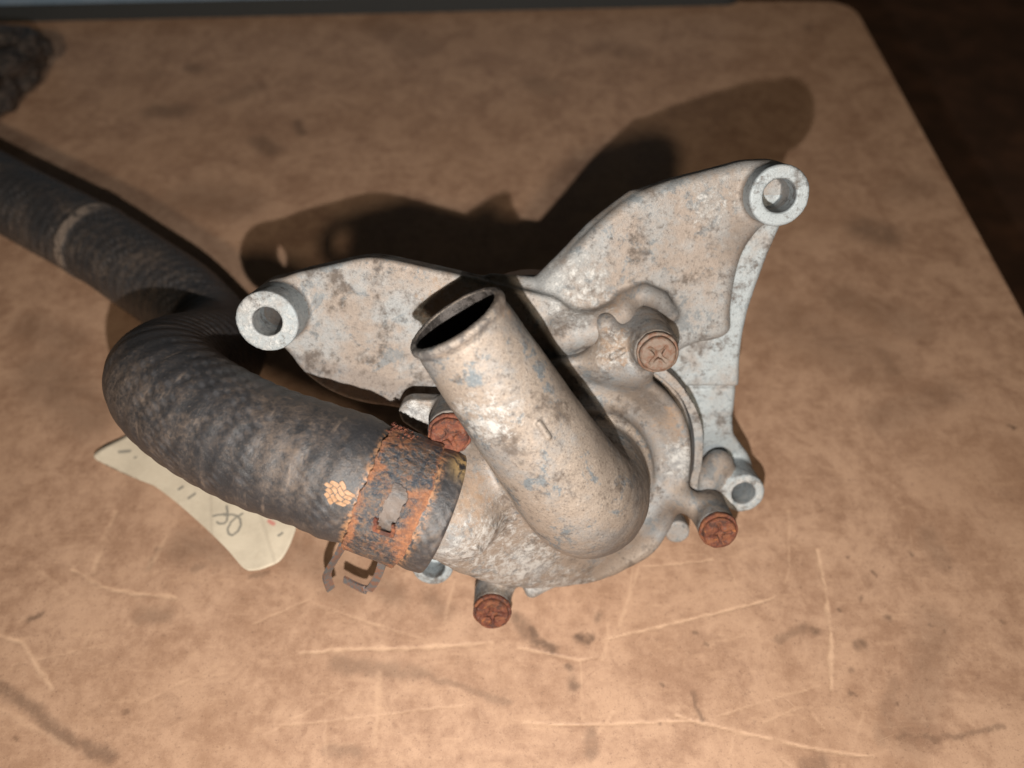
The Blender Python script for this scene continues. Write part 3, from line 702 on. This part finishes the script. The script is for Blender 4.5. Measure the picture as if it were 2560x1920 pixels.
Vb, Qb = sdf_mesh(f_bracket, (-106, -52, -36), (63, 92, 3), 0.7)
Nb = sdf_normals(f_bracket, Vb)
cb_ = Vb[Qb].mean(axis=1)
which = np.zeros(len(Qb), int)
for n_, (c, r, z) in enumerate(((LB, 9.6, -11.5), (RB, 9.3, -17.5), (RLB, 7.7, -24.5), (LLB, 7.5, -13.5))):
    which[(np.hypot(cb_[:, 0] - c[0], cb_[:, 1] - c[1]) < r) & (cb_[:, 2] > z)] = n_ + 1
which[(which == 0) & (cb_[:, 2] < -22.6) & (cb_[:, 0] > 27) & (cb_[:, 1] < 76) & ((cb_[:, 0] > 43) | (cb_[:, 1] < 33.0))] = 5
for n_, nm in enumerate(('bracket', 'mounting_boss', 'mounting_boss', 'mounting_boss', 'mounting_boss', 'support_leg')):
    q = Qb[which == n_]
    used, inv = np.unique(q, return_inverse=True)
    mesh_obj(nm, Vb[used], inv.reshape(q.shape), m_clean if n_ else m_bracket, pump, normals=Nb[used])


lo, hi, hh = (-66, -58, -20), (50, 70, 45), 0.62
Vc, Qc = sdf_mesh(f_casting, lo, hi, hh)
Nc = sdf_normals(f_casting, Vc)
cent = Vc[Qc].mean(axis=1)
Pc = [cent[:, 0], cent[:, 1], cent[:, 2]]
dp, db = f_pipe(Pc)
is_pipe = (np.minimum(dp, np.abs(db)) < f_cover_only(Pc))
def submesh(name, mask, mat):
    q = Qc[mask]
    used, inv = np.unique(q, return_inverse=True)
    return mesh_obj(name, Vc[used], inv.reshape(q.shape), mat, pump, normals=Nc[used])
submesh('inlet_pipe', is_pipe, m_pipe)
submesh('front_cover', ~is_pipe, m_cover)

# dark drive flange and bearing housing behind the casting
T = Tree('black_oily_steel')
n = T.noise(T.obj, 0.3, 4)
m_black = T.finish(T.mix(T.ramp(n, 0.4, 0.7), (0.012, 0.012, 0.013), (0.03, 0.028, 0.026)), 0.32, 0.4, T.bump(n, 0.3, 0.3))
def f_flange(P):
    d = cyl(P, (0, 0), 29.5, -43, -38.5, 1.0)
    d = smin(d, cyl(P, (0, 0), 15, -40, -30, 1.0), 2.0)
    return d
sdf_obj('drive_flange', f_flange, (-33, -33, -46), (33, 33, -28), 0.9, m_black, pump)
def f_web(P):
    r = np.sqrt((P[0] + 18) ** 2 + (P[1] - 26) ** 2)
    d = np.maximum(np.abs(r - 23.5) - 1.6, np.abs(P[2] + 31) - 5)
    return smin(d, cyl(P, (-18, 26), 22, -36, -33, 0.8), 1.0)
sdf_obj('rear_cup', f_web, (-46, -2, -38), (10, 54, -23), 0.8, m_black, pump)

# bolts: washer flange, slightly smaller head, pressed cross recess
BSEED = 201
def f_bolt(P):
    d = cyl(P, (0, 0), 6.0, -3.4, -1.7, 0.5)
    r = np.sqrt(P[0] ** 2 + P[1] ** 2)
    head = cyl(P, (0, 0), 5.15, -3.0, 0.0, 0.9)
    d = smin(d, head, 0.35)
    d = np.maximum(d, 0) + np.minimum(d, 0)
    d = smin(d, cyl(P, (0, 0), 2.9, -14.0, -2.5, 0.2), 0.3)
    dep = np.clip(1 - r / 3.6, 0, 1)
    arm = np.minimum(np.abs(P[0]), np.abs(P[1])) - (0.42 + 0.75 * np.clip(1 - r / 2.0, 0, 1) ** 1.5)
    cut = np.maximum(np.maximum(arm, r - 3.4), -(P[2] + 0.1 + 1.7 * dep))
    d = smax(d, -cut, 0.6)
    return d + 0.26 * noise_field(P, 4.5, BSEED) + 0.16 * noise_field(P, 1.8, BSEED + 1)
m_rust = rust_mat('rusty_steel')
m_rust2 = rust_mat('orange_rusted_steel', 50, orange=0.45)
m_rust3 = rust_mat('crusted_red_rust', 83, orange=0.45)
tb = Tree('dust_coated_bolt')
nb = tb.noise(tb.obj, 0.5, 5, 0.7); nb2 = tb.noise(tb.obj, 1.4, 4, 0.8)
cb = tb.mix(tb.ramp(nb, 0.42, 0.62), (0.145, 0.105, 0.08), (0.125, 0.062, 0.038))
cb = tb.mix(tb.math('MULTIPLY', tb.ramp(nb2, 0.55, 0.7), 0.5), cb, (0.13, 0.08, 0.055))
m_dustbolt = tb.finish(cb, 0.6, 0.1, tb.bump(nb2, 0.3, 0.8))
for (pos, rz, mt, lab) in ((B1, 0.45, m_rust, 'dark red rusted bolt beside the inlet pipe'), (B2, 0.9, m_dustbolt, 'dusty brown bolt on the long pillar'),
                           (B3, 0.2, m_rust2, 'orange rusted bolt on the outer pillar'), (B4, 0.1, m_rust3, 'red rusted bolt lowest on the cover')):
    BSEED += 10
    V, Q = sdf_mesh(f_bolt, (-7.2, -7.2, -12), (7.2, 7.2, 1.5), 0.24)
    b = mesh_obj('bolt', V, Q, mt, pump, normals=sdf_normals(f_bolt, V))
    b.location = [c * MM for c in pos]
    b.rotation_euler = (random.uniform(-0.03, 0.03), random.uniform(-0.03, 0.03), rz)
    b['label'] = lab

# ---------------------------------------------------------------- the hose
HOSE = [(-19.5, 99.8, 58.2), (-34.4, 103.1, 64.2), (-50.6, 108.2, 68.1), (-68.7, 114.2, 70.2), (-87.5, 124.5, 70.5), (-100.8, 136.8, 66.5), (-106.8, 152.0, 55.5), (-107.0, 168, 41), (-109, 183, 28), (-116.5, 198, 19.5), (-135, 218.5, 17.4), (-158.7, 236.4, 17.3), (-179.6, 251.6, 17.3), (-222.8, 279.0, 17.3), (-270.7, 309.0, 17.3), (-330, 345, 17.3)]
def resample(pts, step):
    c = spline(pts, 1500)
    s = np.concatenate([[0], np.cumsum(np.linalg.norm(np.diff(c, axis=0), axis=1))])
    n = int(s[-1] / step)
    t = np.linspace(0, s[-1], n)
    return np.stack([np.interp(t, s, c[:, i]) for i in range(3)], 1), t
def frames(c):
    tan = np.gradient(c, axis=0); tan /= np.linalg.norm(tan, axis=1, keepdims=True)
    up = np.array([0, 0.5, -0.87]); N_ = []
    up = up - tan[0] * (up @ tan[0]); up /= np.linalg.norm(up)
    for t in tan:
        up = up - t * (up @ t); up /= np.linalg.norm(up)
        N_.append(up.copy())
    N_ = np.array(N_)
    return tan, N_, np.cross(tan, N_)
hc, hs = resample(HOSE, 0.7)
ht, hn, hb = frames(hc)
CL0, CL1 = 7.2, 20.4           # clamp band from here to here along the hose
NR = 120
RING_S = 258.8
def hose_radius(s, th):
    r = 17.0 + 0.4 * math.exp(-((s - 5) / 4.0) ** 2)
    if CL0 - 4 < s < CL1 + 4:
        e = min((s - CL0 + 4) / 4, (CL1 + 4 - s) / 4, 1.0)
        r -= 0.7 * e
    r += 0.5 * math.exp(-((s - (CL1 + 7)) / 5.0) ** 2)
    r += 0.55 * math.exp(-((s - RING_S) / 3.0) ** 4)
    return r
verts = []; uvs = []
ths = np.linspace(0, 2 * math.pi, NR, endpoint=False)
wall = 4.0
for k in range(len(hc)):
    s = hs[k]
    r = hose_radius(s, 0)
    for th in ths:
        rr = r + 0.22 * math.sin(3 * th + s * 0.05) + 0.12 * math.sin(2 * math.pi * s / 5.2 + 0.6 * math.sin(th * 2)) * (1 if s > CL1 + 4 else 0)
        verts.append(hc[k] + rr * (math.cos(th) * hn[k] + math.sin(th) * hb[k])); uvs.append((s / 100.0, th / (2 * math.pi)))
n_out = len(verts)
faces = []
for k in range(len(hc) - 1):
    for i in range(NR):
        j = (i + 1) % NR
        faces.append((k * NR + i, (k + 1) * NR + i, (k + 1) * NR + j, k * NR + j))
# cut end: rounded lip, end face and a short stretch of bore
prev = 0
for off, rad in ((-0.5, 16.7), (-0.7, 16.0), (-0.7, 13.6), (0.5, 13.1), (6.0, 13.0)):
    base = len(verts)
    for th in ths:
        verts.append(hc[0] + ht[0] * off + (rad) * (math.cos(th) * hn[0] + math.sin(th) * hb[0])); uvs.append((off / 100, th / (2 * math.pi)))
    for i in range(NR):
        j = (i + 1) % NR
        faces.append((prev + i, prev + j, base + j, base + i))
    prev = base

def hose_material():
    T = Tree('dusty_black_rubber')
    sep = T.t.nodes.new('ShaderNodeSeparateXYZ'); T.put(sep.inputs[0], T.uv)
    s = T.math('MULTIPLY', sep.outputs[0], 100.0)            # mm along
    a = T.math('MULTIPLY', sep.outputs[1], 107.0)            # mm around
    v = T.obj
    n1 = T.noise(v, 0.05, 4, 0.6, offset=4); n2 = T.noise(v, 0.2, 6, 0.7, 0.5, offset=7); n3 = T.noise(v, 0.7, 5, 0.76, offset=2); n4 = T.noise(v, 1.8, 3, 0.75)
    # faint cloth-wrap pattern pressed into the rubber
    wob = T.math('MULTIPLY', T.noise(v, 0.08, 2, 0.5, offset=29), 6.0)
    w1 = T.math('SINE', T.math('ADD', wob, T.math('ADD', T.math('MULTIPLY', s, 1.25), T.math('MULTIPLY', a, 0.763))))
    w2 = T.math('SINE', T.math('ADD', wob, T.math('SUBTRACT', T.math('MULTIPLY', s, 1.4), T.math('MULTIPLY', a, 2.114))))
    wv = T.math('MULTIPLY', T.math('ADD', w1, w2), 0.5)
    wv = T.math('MULTIPLY', wv, T.ramp(T.noise(v, 0.05, 2, offset=55), 0.44, 0.60, 0.0, 1.1))
    col = T.mix(T.ramp(n2, 0.35, 0.65), (0.021, 0.021, 0.023), (0.030, 0.029, 0.031))
    col = T.mix(T.math('MULTIPLY', T.ramp(wv, 0.0, 0.9), 0.34), col, (0.08, 0.08, 0.086))
    dust = T.ramp(T.math('ADD', T.math('ADD', T.math('MULTIPLY', n2, 0.28), T.math('MULTIPLY', n3, 0.50)), T.math('MULTIPLY', n1, 0.42)), 0.54, 0.84)
    dust = T.math('MULTIPLY', dust, 0.52)
    col = T.mix(dust, col, (0.185, 0.13, 0.092))
    col = T.mix(T.math('MULTIPLY', T.ramp(n4, 0.60, 0.76), 0.35), col, (0.30, 0.24, 0.19))
    # broad pale rub marks round the bend
    cbn = T.t.nodes.new('ShaderNodeCombineXYZ'); T.put(cbn.inputs[0], T.math('MULTIPLY', s, 0.42)); T.put(cbn.inputs[1], T.math('MULTIPLY', a, 0.07))
    rub = T.math('MULTIPLY', T.ramp(T.noise(cbn.outputs[0], 1.0, 3, 0.6, offset=14), 0.60, 0.76), 0.40)
    col = T.mix(rub, col, (0.20, 0.15, 0.115))
    # rust bled from the clamp on to the rubber next to it
    near = T.math('ADD', T.math('MULTIPLY', T.ramp(s, CL1 + 0.2, CL1 + 2.0, 1.0, 0.0), T.ramp(s, CL1 - 1.2, CL1 - 0.2)), T.math('MULTIPLY', T.ramp(s, CL0 - 2.8, CL0 - 0.3), T.ramp(s, CL0 + 0.2, CL0 + 1.0, 1.0, 0.0)))
    col = T.mix(T.math('MULTIPLY', near, T.ramp(n3, 0.42, 0.58)), col, (0.27, 0.14, 0.07))
    under = T.math('MULTIPLY', T.ramp(s, CL0 + 1.0, CL0 + 2.0), T.ramp(s, CL1 - 2.0, CL1 - 1.0, 1.0, 0.0))
    col = T.mix(T.math('MULTIPLY', under, T.ramp(n2, 0.35, 0.6, 0.25, 1.0)), col, (0.085, 0.06, 0.046))
    end = T.math('MULTIPLY', T.ramp(s, 0.5, 6.0, 1.0, 0.0), T.ramp(a, 62, 72))
    col = T.mix(T.math('MULTIPLY', end, T.ramp(n2, 0.4, 0.55)), col, (0.45, 0.30, 0.13))
    rg = T.math('MULTIPLY', T.ramp(T.math('ABSOLUTE', T.math('SUBTRACT', s, RING_S)), 1.5, 4.0, 0.7, 0.0), T.ramp(n2, 0.35, 0.55))
    col = T.mix(rg, col, (0.24, 0.19, 0.155))
    h = T.math('ADD', T.math('MULTIPLY', n3, 0.7), T.math('ADD', T.math('MULTIPLY', wv, 0.30), T.math('MULTIPLY', n4, 0.2)))
    rough = T.math('ADD', 0.44, T.math('MULTIPLY', dust, 0.45))
    return T.finish(col, rough, 0.0, T.bump(h, 0.45, 0.8), 0.5)

m_hose = hose_material()
hose = mesh_obj('radiator_hose', verts, faces, m_hose, None, uv=uvs)
tag(hose, 'thick dusty black rubber hose running from the clamp round to the far left', 'hose')

def hose_pt(s, th, r):
    k = np.interp(s, hs, np.arange(len(hs)))
    i = int(min(k, len(hs) - 2)); f = k - i
    c = hc[i] * (1 - f) + hc[i + 1] * f
    n_ = hn[i] * (1 - f) + hn[i + 1] * f; b_ = hb[i] * (1 - f) + hb[i + 1] * f
    return c + r * (math.cos(th) * n_ + math.sin(th) * b_)

# the round tan paint dab on the hose: cracked islands of dry paint
T = Tree('dried_tan_paint')
n3 = T.noise(T.obj, 1.2, 4)
m_dab = T.finish(T.mix(T.ramp(n3, 0.35, 0.65), (0.22, 0.118, 0.056), (0.30, 0.17, 0.09)), 0.6, 0, T.bump(n3, 0.3, 0.8))
DAB_S, DAB_T = (25.2, 2.93)
flake = []
ca = math.radians(28)
for row in range(-4, 5):
    y = row * 1.12
    x = -5
    while x < 5:
        wd = random.uniform(1.2, 2.6)
        cx = x + wd / 2
        if cx * cx + y * y < 9.0:
            flake.append((cx, y, wd * 0.475, 0.525))
        x += wd
for (cx, cy, wx, wy) in flake:
    nn = 12; ring0 = []; ring1 = []
    for i in range(nn):
        a = 2 * math.pi * i / nn
        k = random.uniform(0.9, 1.05)
        ca_, sa_ = math.copysign(abs(math.cos(a)) ** 0.35, math.cos(a)), math.copysign(abs(math.sin(a)) ** 0.35, math.sin(a))
        x, y = cx + wx * k * ca_, cy + wy * k * sa_
        y += 0.35 * math.sin(x * 1.3)
        X, Y = x * math.cos(ca) - y * math.sin(ca), x * math.sin(ca) + y * math.cos(ca)
        rr = hose_radius(DAB_S + X, 0)
        ring0.append(hose_pt(DAB_S + X, DAB_T + Y / 17.0, rr + 0.05)); ring1.append(hose_pt(DAB_S + X * 0.99, DAB_T + Y * 0.99 / 17.0, rr + 0.14))
    vv = ring0 + ring1
    ff = [(i, (i + 1) % nn, nn + (i + 1) % nn, nn + i) for i in range(nn)] + [tuple(range(nn, 2 * nn))]
    mesh_obj('paint_flake', vv, ff, m_dab, hose, smooth=False)

# ---------------------------------------------------------------- the hose clamp
def clamp_material():
    T = Tree('rusted_clamp_band')
    sep = T.t.nodes.new('ShaderNodeSeparateXYZ'); T.put(sep.inputs[0], T.uv)
    s = sep.outputs[0]                                        # 0..1 across the band
    v = T.obj
    n1 = T.noise(v, 0.09, 4, 0.65, 0.4, offset=3); n2 = T.noise(v, 0.3, 5, 0.75, 0.5, offset=6); n3 = T.noise(v, 0.8, 5, 0.78); n4 = T.noise(v, 2.0, 3, 0.8)
    col = T.mix(T.ramp(n2, 0.4, 0.62), (0.030, 0.038, 0.050), (0.085, 0.082, 0.082))
    col = T.mix(T.math('MULTIPLY', T.ramp(n3, 0.46, 0.60), 0.85), col, (0.17, 0.105, 0.07))
    edge = T.math('ABSOLUTE', T.math('SUBTRACT', s, 0.47))
    em = T.math('ADD', T.math('ADD', T.ramp(edge, 0.30, 0.56), T.math('MULTIPLY', T.ramp(s, 0.5, 0.05), 0.35)), T.math('MULTIPLY', T.math('SUBTRACT', n2, 0.5), 2.6))
    em = T.math('ADD', em, T.math('MULTIPLY', T.math('SUBTRACT', n1, 0.5), 3.6))
    rc = T.mix(T.ramp(n3, 0.38, 0.62), (0.135, 0.058, 0.032), (0.25, 0.10, 0.043))
    col = T.mix(T.ramp(em, 0.10, 0.80), col, rc)
    col = T.mix(T.math('MULTIPLY', T.ramp(n4, 0.57, 0.72), 0.6), col, (0.36, 0.24, 0.15))
    h = T.math('ADD', T.math('MULTIPLY', n3, 0.9), T.math('MULTIPLY', n4, 0.4))
    return T.finish(col, T.ramp(em, 0.4, 0.7, 0.42, 0.75), T.ramp(em, 0.35, 0.65, 0.35, 0.0), T.bump(h, 0.55, 1.0), 0.5)
m_clamp = clamp_material()
T = Tree('greyed_spring_steel')
n3 = T.noise(T.obj, 0.5, 5, 0.7)
m_tang = T.finish(T.mix(T.ramp(n3, 0.42, 0.62), (0.115, 0.12, 0.125), (0.20, 0.10, 0.065)), 0.55, 0.3, T.bump(n3, 0.3, 0.6))

clamp = empty('hose_clamp', [c * MM for c in hose_pt((CL0 + CL1) / 2, 0, 0)])
tag(clamp, 'rusty flat spring clamp gripping the end of the black hose', 'hose clamp')
C0 = hose_pt((CL0 + CL1) / 2, 0, 0)
SLOT_T, SLOT_W = (3.01, 0.36); SLOT_SIGN = -1
ns, nt = 40, 260
def in_slot(x, th):
    dx = (x - 0.47) / 0.14
    dt = (th - SLOT_T + math.pi) % (2 * math.pi) - math.pi
    dt = (dt - 0.05 * dx) / SLOT_W
    return abs(dx) ** 5 + abs(dt) ** 5 < 1
def band_pt(x, th, lift):
    s = CL0 + (CL1 - CL0) * x + 0.22 * math.sin(7 * th) + 0.16 * math.sin(23 * th) + 0.10 * math.sin(61 * th + 3 * x)
    q = (x * 13.2, th * 17.0, 0.0)
    r = hose_radius(s, th) + lift + 0.10 * math.sin(9 * th + x * 5) + 0.22 * float(noise_field(q, 5.0, 301)) + 0.16 * float(noise_field(q, 2.0, 302))
    return hose_pt(s, th, r) - C0
vv = []; uv = []
for lift in (1.45, -0.6):
    for a in range(nt):
        for k in range(ns + 1):
            x = k / ns
            th = 2 * math.pi * a / nt
            rag = 0.0
            vv.append(band_pt(x, th, lift)); uv.append((x, th))
ff = []
W1 = ns + 1; half = nt * W1
keep = [[not in_slot((k + 0.5) / ns, 2 * math.pi * (a + 0.5) / nt) for k in range(ns)] for a in range(nt)]
for a in range(nt):
    b = (a + 1) % nt
    for k in range(ns):
        if not keep[a][k]:
            continue
        p00, p01, p10, p11 = a * W1 + k, a * W1 + k + 1, b * W1 + k, b * W1 + k + 1
        ff.append((p00, p01, p11, p10))
        ff.append((half + p00, half + p10, half + p11, half + p01))
        if k == 0 or not keep[a][k - 1]: ff.append((p00, p10, half + p10, half + p00))
        if k == ns - 1 or not keep[a][k + 1]: ff.append((p01, half + p01, half + p11, p11))
        if not keep[a - 1][k]: ff.append((p00, half + p00, half + p01, p01))
        if not keep[b][k]: ff.append((p10, p11, half + p11, half + p10))
mesh_obj('band', vv, ff, m_clamp, clamp, smooth=False, uv=uv)
bandm = bpy.data.objects['band'].data

def sweep_strip(name, path, width_vec, width, thick, mat, parent, origin):
    """flat strip swept along a path in world mm"""
    c = spline(path, 40) - origin
    tan = np.gradient(c, axis=0); tan /= np.linalg.norm(tan, axis=1, keepdims=True)
    vv = []; ff = []
    for p, t in zip(c, tan):
        w = np.array(width_vec, float); w = w - t * (w @ t); w /= np.linalg.norm(w)
        n_ = np.cross(t, w)
        for sx, sy in ((-1, -1), (1, -1), (1, 1), (-1, 1)):
            vv.append(p + w * width / 2 * sx + n_ * thick / 2 * sy)
    for k in range(len(c) - 1):
        for i in range(4):
            j = (i + 1) % 4
            ff.append((k * 4 + i, k * 4 + j, (k + 1) * 4 + j, (k + 1) * 4 + i))
    ff.append((3, 2, 1, 0)); e = (len(c) - 1) * 4; ff.append((e, e + 1, e + 2, e + 3))
    return mesh_obj(name, vv, ff, mat, parent, smooth=False)

# lip round the lower half of the slot, where the tongue of the band is folded through
lip = []
for t in np.linspace(-0.30, 1.30, 30):
    if t < 0: x, dt = 0.47 - 0.14, 1 + t * 1.6
    elif t > 1: x, dt = 0.47 + 0.14, 1 - (t - 1) * 1.6
    else: x, dt = 0.47 - 0.14 + 0.28 * t, 1.0
    lip.append(band_pt(x, SLOT_T + SLOT_SIGN * SLOT_W * dt, 1.7) + C0)
sweep_strip('slot_lip', lip, (0, -0.4, 1), 1.3, 0.9, m_rust2, clamp, C0)

flakes_v = []; flakes_f = []
fr = np.random.default_rng(55)
for _ in range(70):
    th = fr.normal(4.45, 0.20); x = float(np.clip(fr.normal(0.85, 0.16), 0.0, 1.02))
    c = band_pt(x, th, 1.45); c2 = band_pt(x, th, 1.45 + fr.uniform(0.3, 1.1))
    up = (c2 - c); a_ = fr.normal(size=3); a_ = a_ - up * (a_ @ up) / (up @ up); a_ /= np.linalg.norm(a_)
    b_ = np.cross(up / np.linalg.norm(up), a_)
    sz = fr.uniform(0.4, 1.0); k0 = len(flakes_v)
    for ang in (0, 1.9, 3.6, 5.0):
        flakes_v.append(c - up * 0.4 + (a_ * math.cos(ang) + b_ * math.sin(ang)) * sz * fr.uniform(0.7, 1.3))
    flakes_v.append(c + up * 0.6 + a_ * sz * 0.5)
    flakes_f += [(k0, k0 + 1, k0 + 4), (k0 + 1, k0 + 2, k0 + 4), (k0 + 2, k0 + 3, k0 + 4), (k0 + 3, k0, k0 + 4)]
fl = mesh_obj('rust_flakes', flakes_v, flakes_f, m_rust, clamp, smooth=False)
fl['kind'] = 'stuff'

sweep_strip('tang', [(-47.0, 98.4, 46.5), (-49.5, 96.6, 41.1), (-53.5, 95.6, 33), (-56.0, 95.6, 26), (-56.4, 95.0, 17.5)], (0.75, 0.65, 0), 2.7, 0.9, m_tang, clamp, C0)
sweep_strip('tang', [(-35.8, 94.6, 44.5), (-37.2, 93.3, 40.0), (-39.2, 92.9, 33), (-41.8, 92.7, 26.0), (-44.2, 92.9, 22.0), (-48.0, 94.8, 20.6), (-52.0, 97.0, 20.4)], (0.55, -0.1, 0.45), 2.4, 0.9, m_tang, clamp, C0)

# ---------------------------------------------------------------- the paper tag
def paper_material():
    T = Tree('old_paper_tag')
    v = T.obj
    flat = T.vmath('MULTIPLY', T.vmath('ADD', v, T.vmath('SCALE', T.noise_vec(v, 0.5, 2), scale=0.5)), (1, 1, 0))
    n1 = T.noise(v, 0.06, 5, 0.65, offset=3); n2 = T.noise(v, 0.5, 5, 0.7)
    col = T.mix(T.ramp(n1, 0.35, 0.7), (0.54, 0.47, 0.365), (0.43, 0.37, 0.285))
    col = T.mix(T.math('MULTIPLY', T.ramp(n2, 0.56, 0.75), 0.35), col, (0.46, 0.36, 0.25))
    ink = None
    for pts, w, s in INK:
        k = T.math('MULTIPLY', T.polyline(flat, pts, w * 1.5), s)
        ink = k if ink is None else T.math('MAXIMUM', ink, k)
    ink = T.math('MULTIPLY', ink, 0.8)
    col = T.mix(ink, col, (0.045, 0.055, 0.06))
    col = T.mix(T.math('MULTIPLY', T.polyline(flat, RED, 1.1), 0.7), col, (0.45, 0.10, 0.09))
    cr = T.math('MAXIMUM', T.polyline(flat, [(-112, 150), (-104, 118)], 0.8), T.polyline(flat, [(-92, 135), (-80, 110)], 0.9))
    col = T.mix(T.math('MULTIPLY', cr, 0.3), col, (0.32, 0.27, 0.21))
    return T.finish(col, 0.8, 0, T.bump(T.math('SUBTRACT', n2, cr), 0.2, 0.6), 0.2)
tag_poly = [(-154.5, 151.6), (-148.5, 161.0), (-139, 166.0), (-110, 156), (-80, 136), (-76.0, 128.0), (-76.3, 120.4), (-78.7, 112.6), (-82.5, 109.6), (-86.6, 108.2), (-90.7, 109.0), (-97.6, 115.6), (-105.2, 122.2), (-113.6, 129.0), (-121.6, 135.2), (-131.0, 141.6), (-141.0, 147.0)]
def tag_z(x, y):
    z = 0.5 + 3.0 * max(0, (-140 - x) / 14) ** 1.5 * 1.0
    z += 0.9 * math.exp(-((x + 84) / 6) ** 2) + 0.35 * math.sin(x * 0.16 + y * 0.1) + 0.3
    return max(z, 0.35)
tp = spline_closed(tag_poly, 90)
cen = tp.mean(axis=0)
rings = [1.0, 0.97, 0.9, 0.8, 0.66, 0.5, 0.33, 0.16]
vv = []; ff = []
m = len(tp)
for layer in (0.25, 0.0):
    for r in rings:
        for p in tp:
            q = cen + (p - cen) * r
            vv.append((q[0], q[1], tag_z(q[0], q[1]) + layer))
    vv.append((cen[0], cen[1], tag_z(*cen) + layer))
L1 = len(rings) * m + 1
for lay in (0, 1):
    o = lay * L1
    for k in range(len(rings) - 1):
        for i in range(m):
            j = (i + 1) % m
            q = (o + k * m + i, o + k * m + j, o + (k + 1) * m + j, o + (k + 1) * m + i)
            ff.append(q if lay == 0 else q[::-1])
    for i in range(m):
        j = (i + 1) % m
        q = (o + (len(rings) - 1) * m + i, o + (len(rings) - 1) * m + j, o + L1 - 1)
        ff.append(q if lay == 0 else q[::-1])
for i in range(m):
    j = (i + 1) % m
    ff.append((i, L1 + i, L1 + j, j))
paper = mesh_obj('paper_tag', vv, ff, paper_material(), None)
tag(paper, 'cream paper tag with handwritten figures lying under the black hose', 'paper tag')

# ---------------------------------------------------------------- greasy lump at the far left
T = Tree('black_grease')
n2 = T.noise(T.obj, 0.25, 5, 0.7); n3 = T.noise(T.obj, 1.0, 4, 0.7)
m_lump = T.finish(T.mix(T.ramp(n2, 0.4, 0.65), (0.016, 0.013, 0.012), (0.085, 0.060, 0.045)), 0.4, 0.1, T.bump(T.math('ADD', n2, T.math('MULTIPLY', n3, 0.5)), 1.2, 1.0))
def f_lump(P):
    d = slab(P, [(-48, -44), (0, -46), (20, -40), (27, -10), (30, 22), (22, 30), (-48, 34)], 0.3, 26, 4)
    d = smin(d, cyl(P, (14, 14), 6, 20, 31, 1.5), 2)
    d = smin(d, cyl(P, (-4, -28), 8, 20, 30, 1.5), 2)
    return d + 3.2 * noise_field(P, 18, 31) + 2.2 * noise_field(P, 8, 32)
lump = sdf_obj('oily_block', f_lump, (-52, -52, -3), (36, 40, 36), 1.6, m_lump)
lump.location = (-296 * MM, 402 * MM, 2.0 * MM)
lump.scale = (0.95, 0.95, 0.8)
tag(lump, 'black oily metal block cut off by the left edge behind the hose', 'metal block')
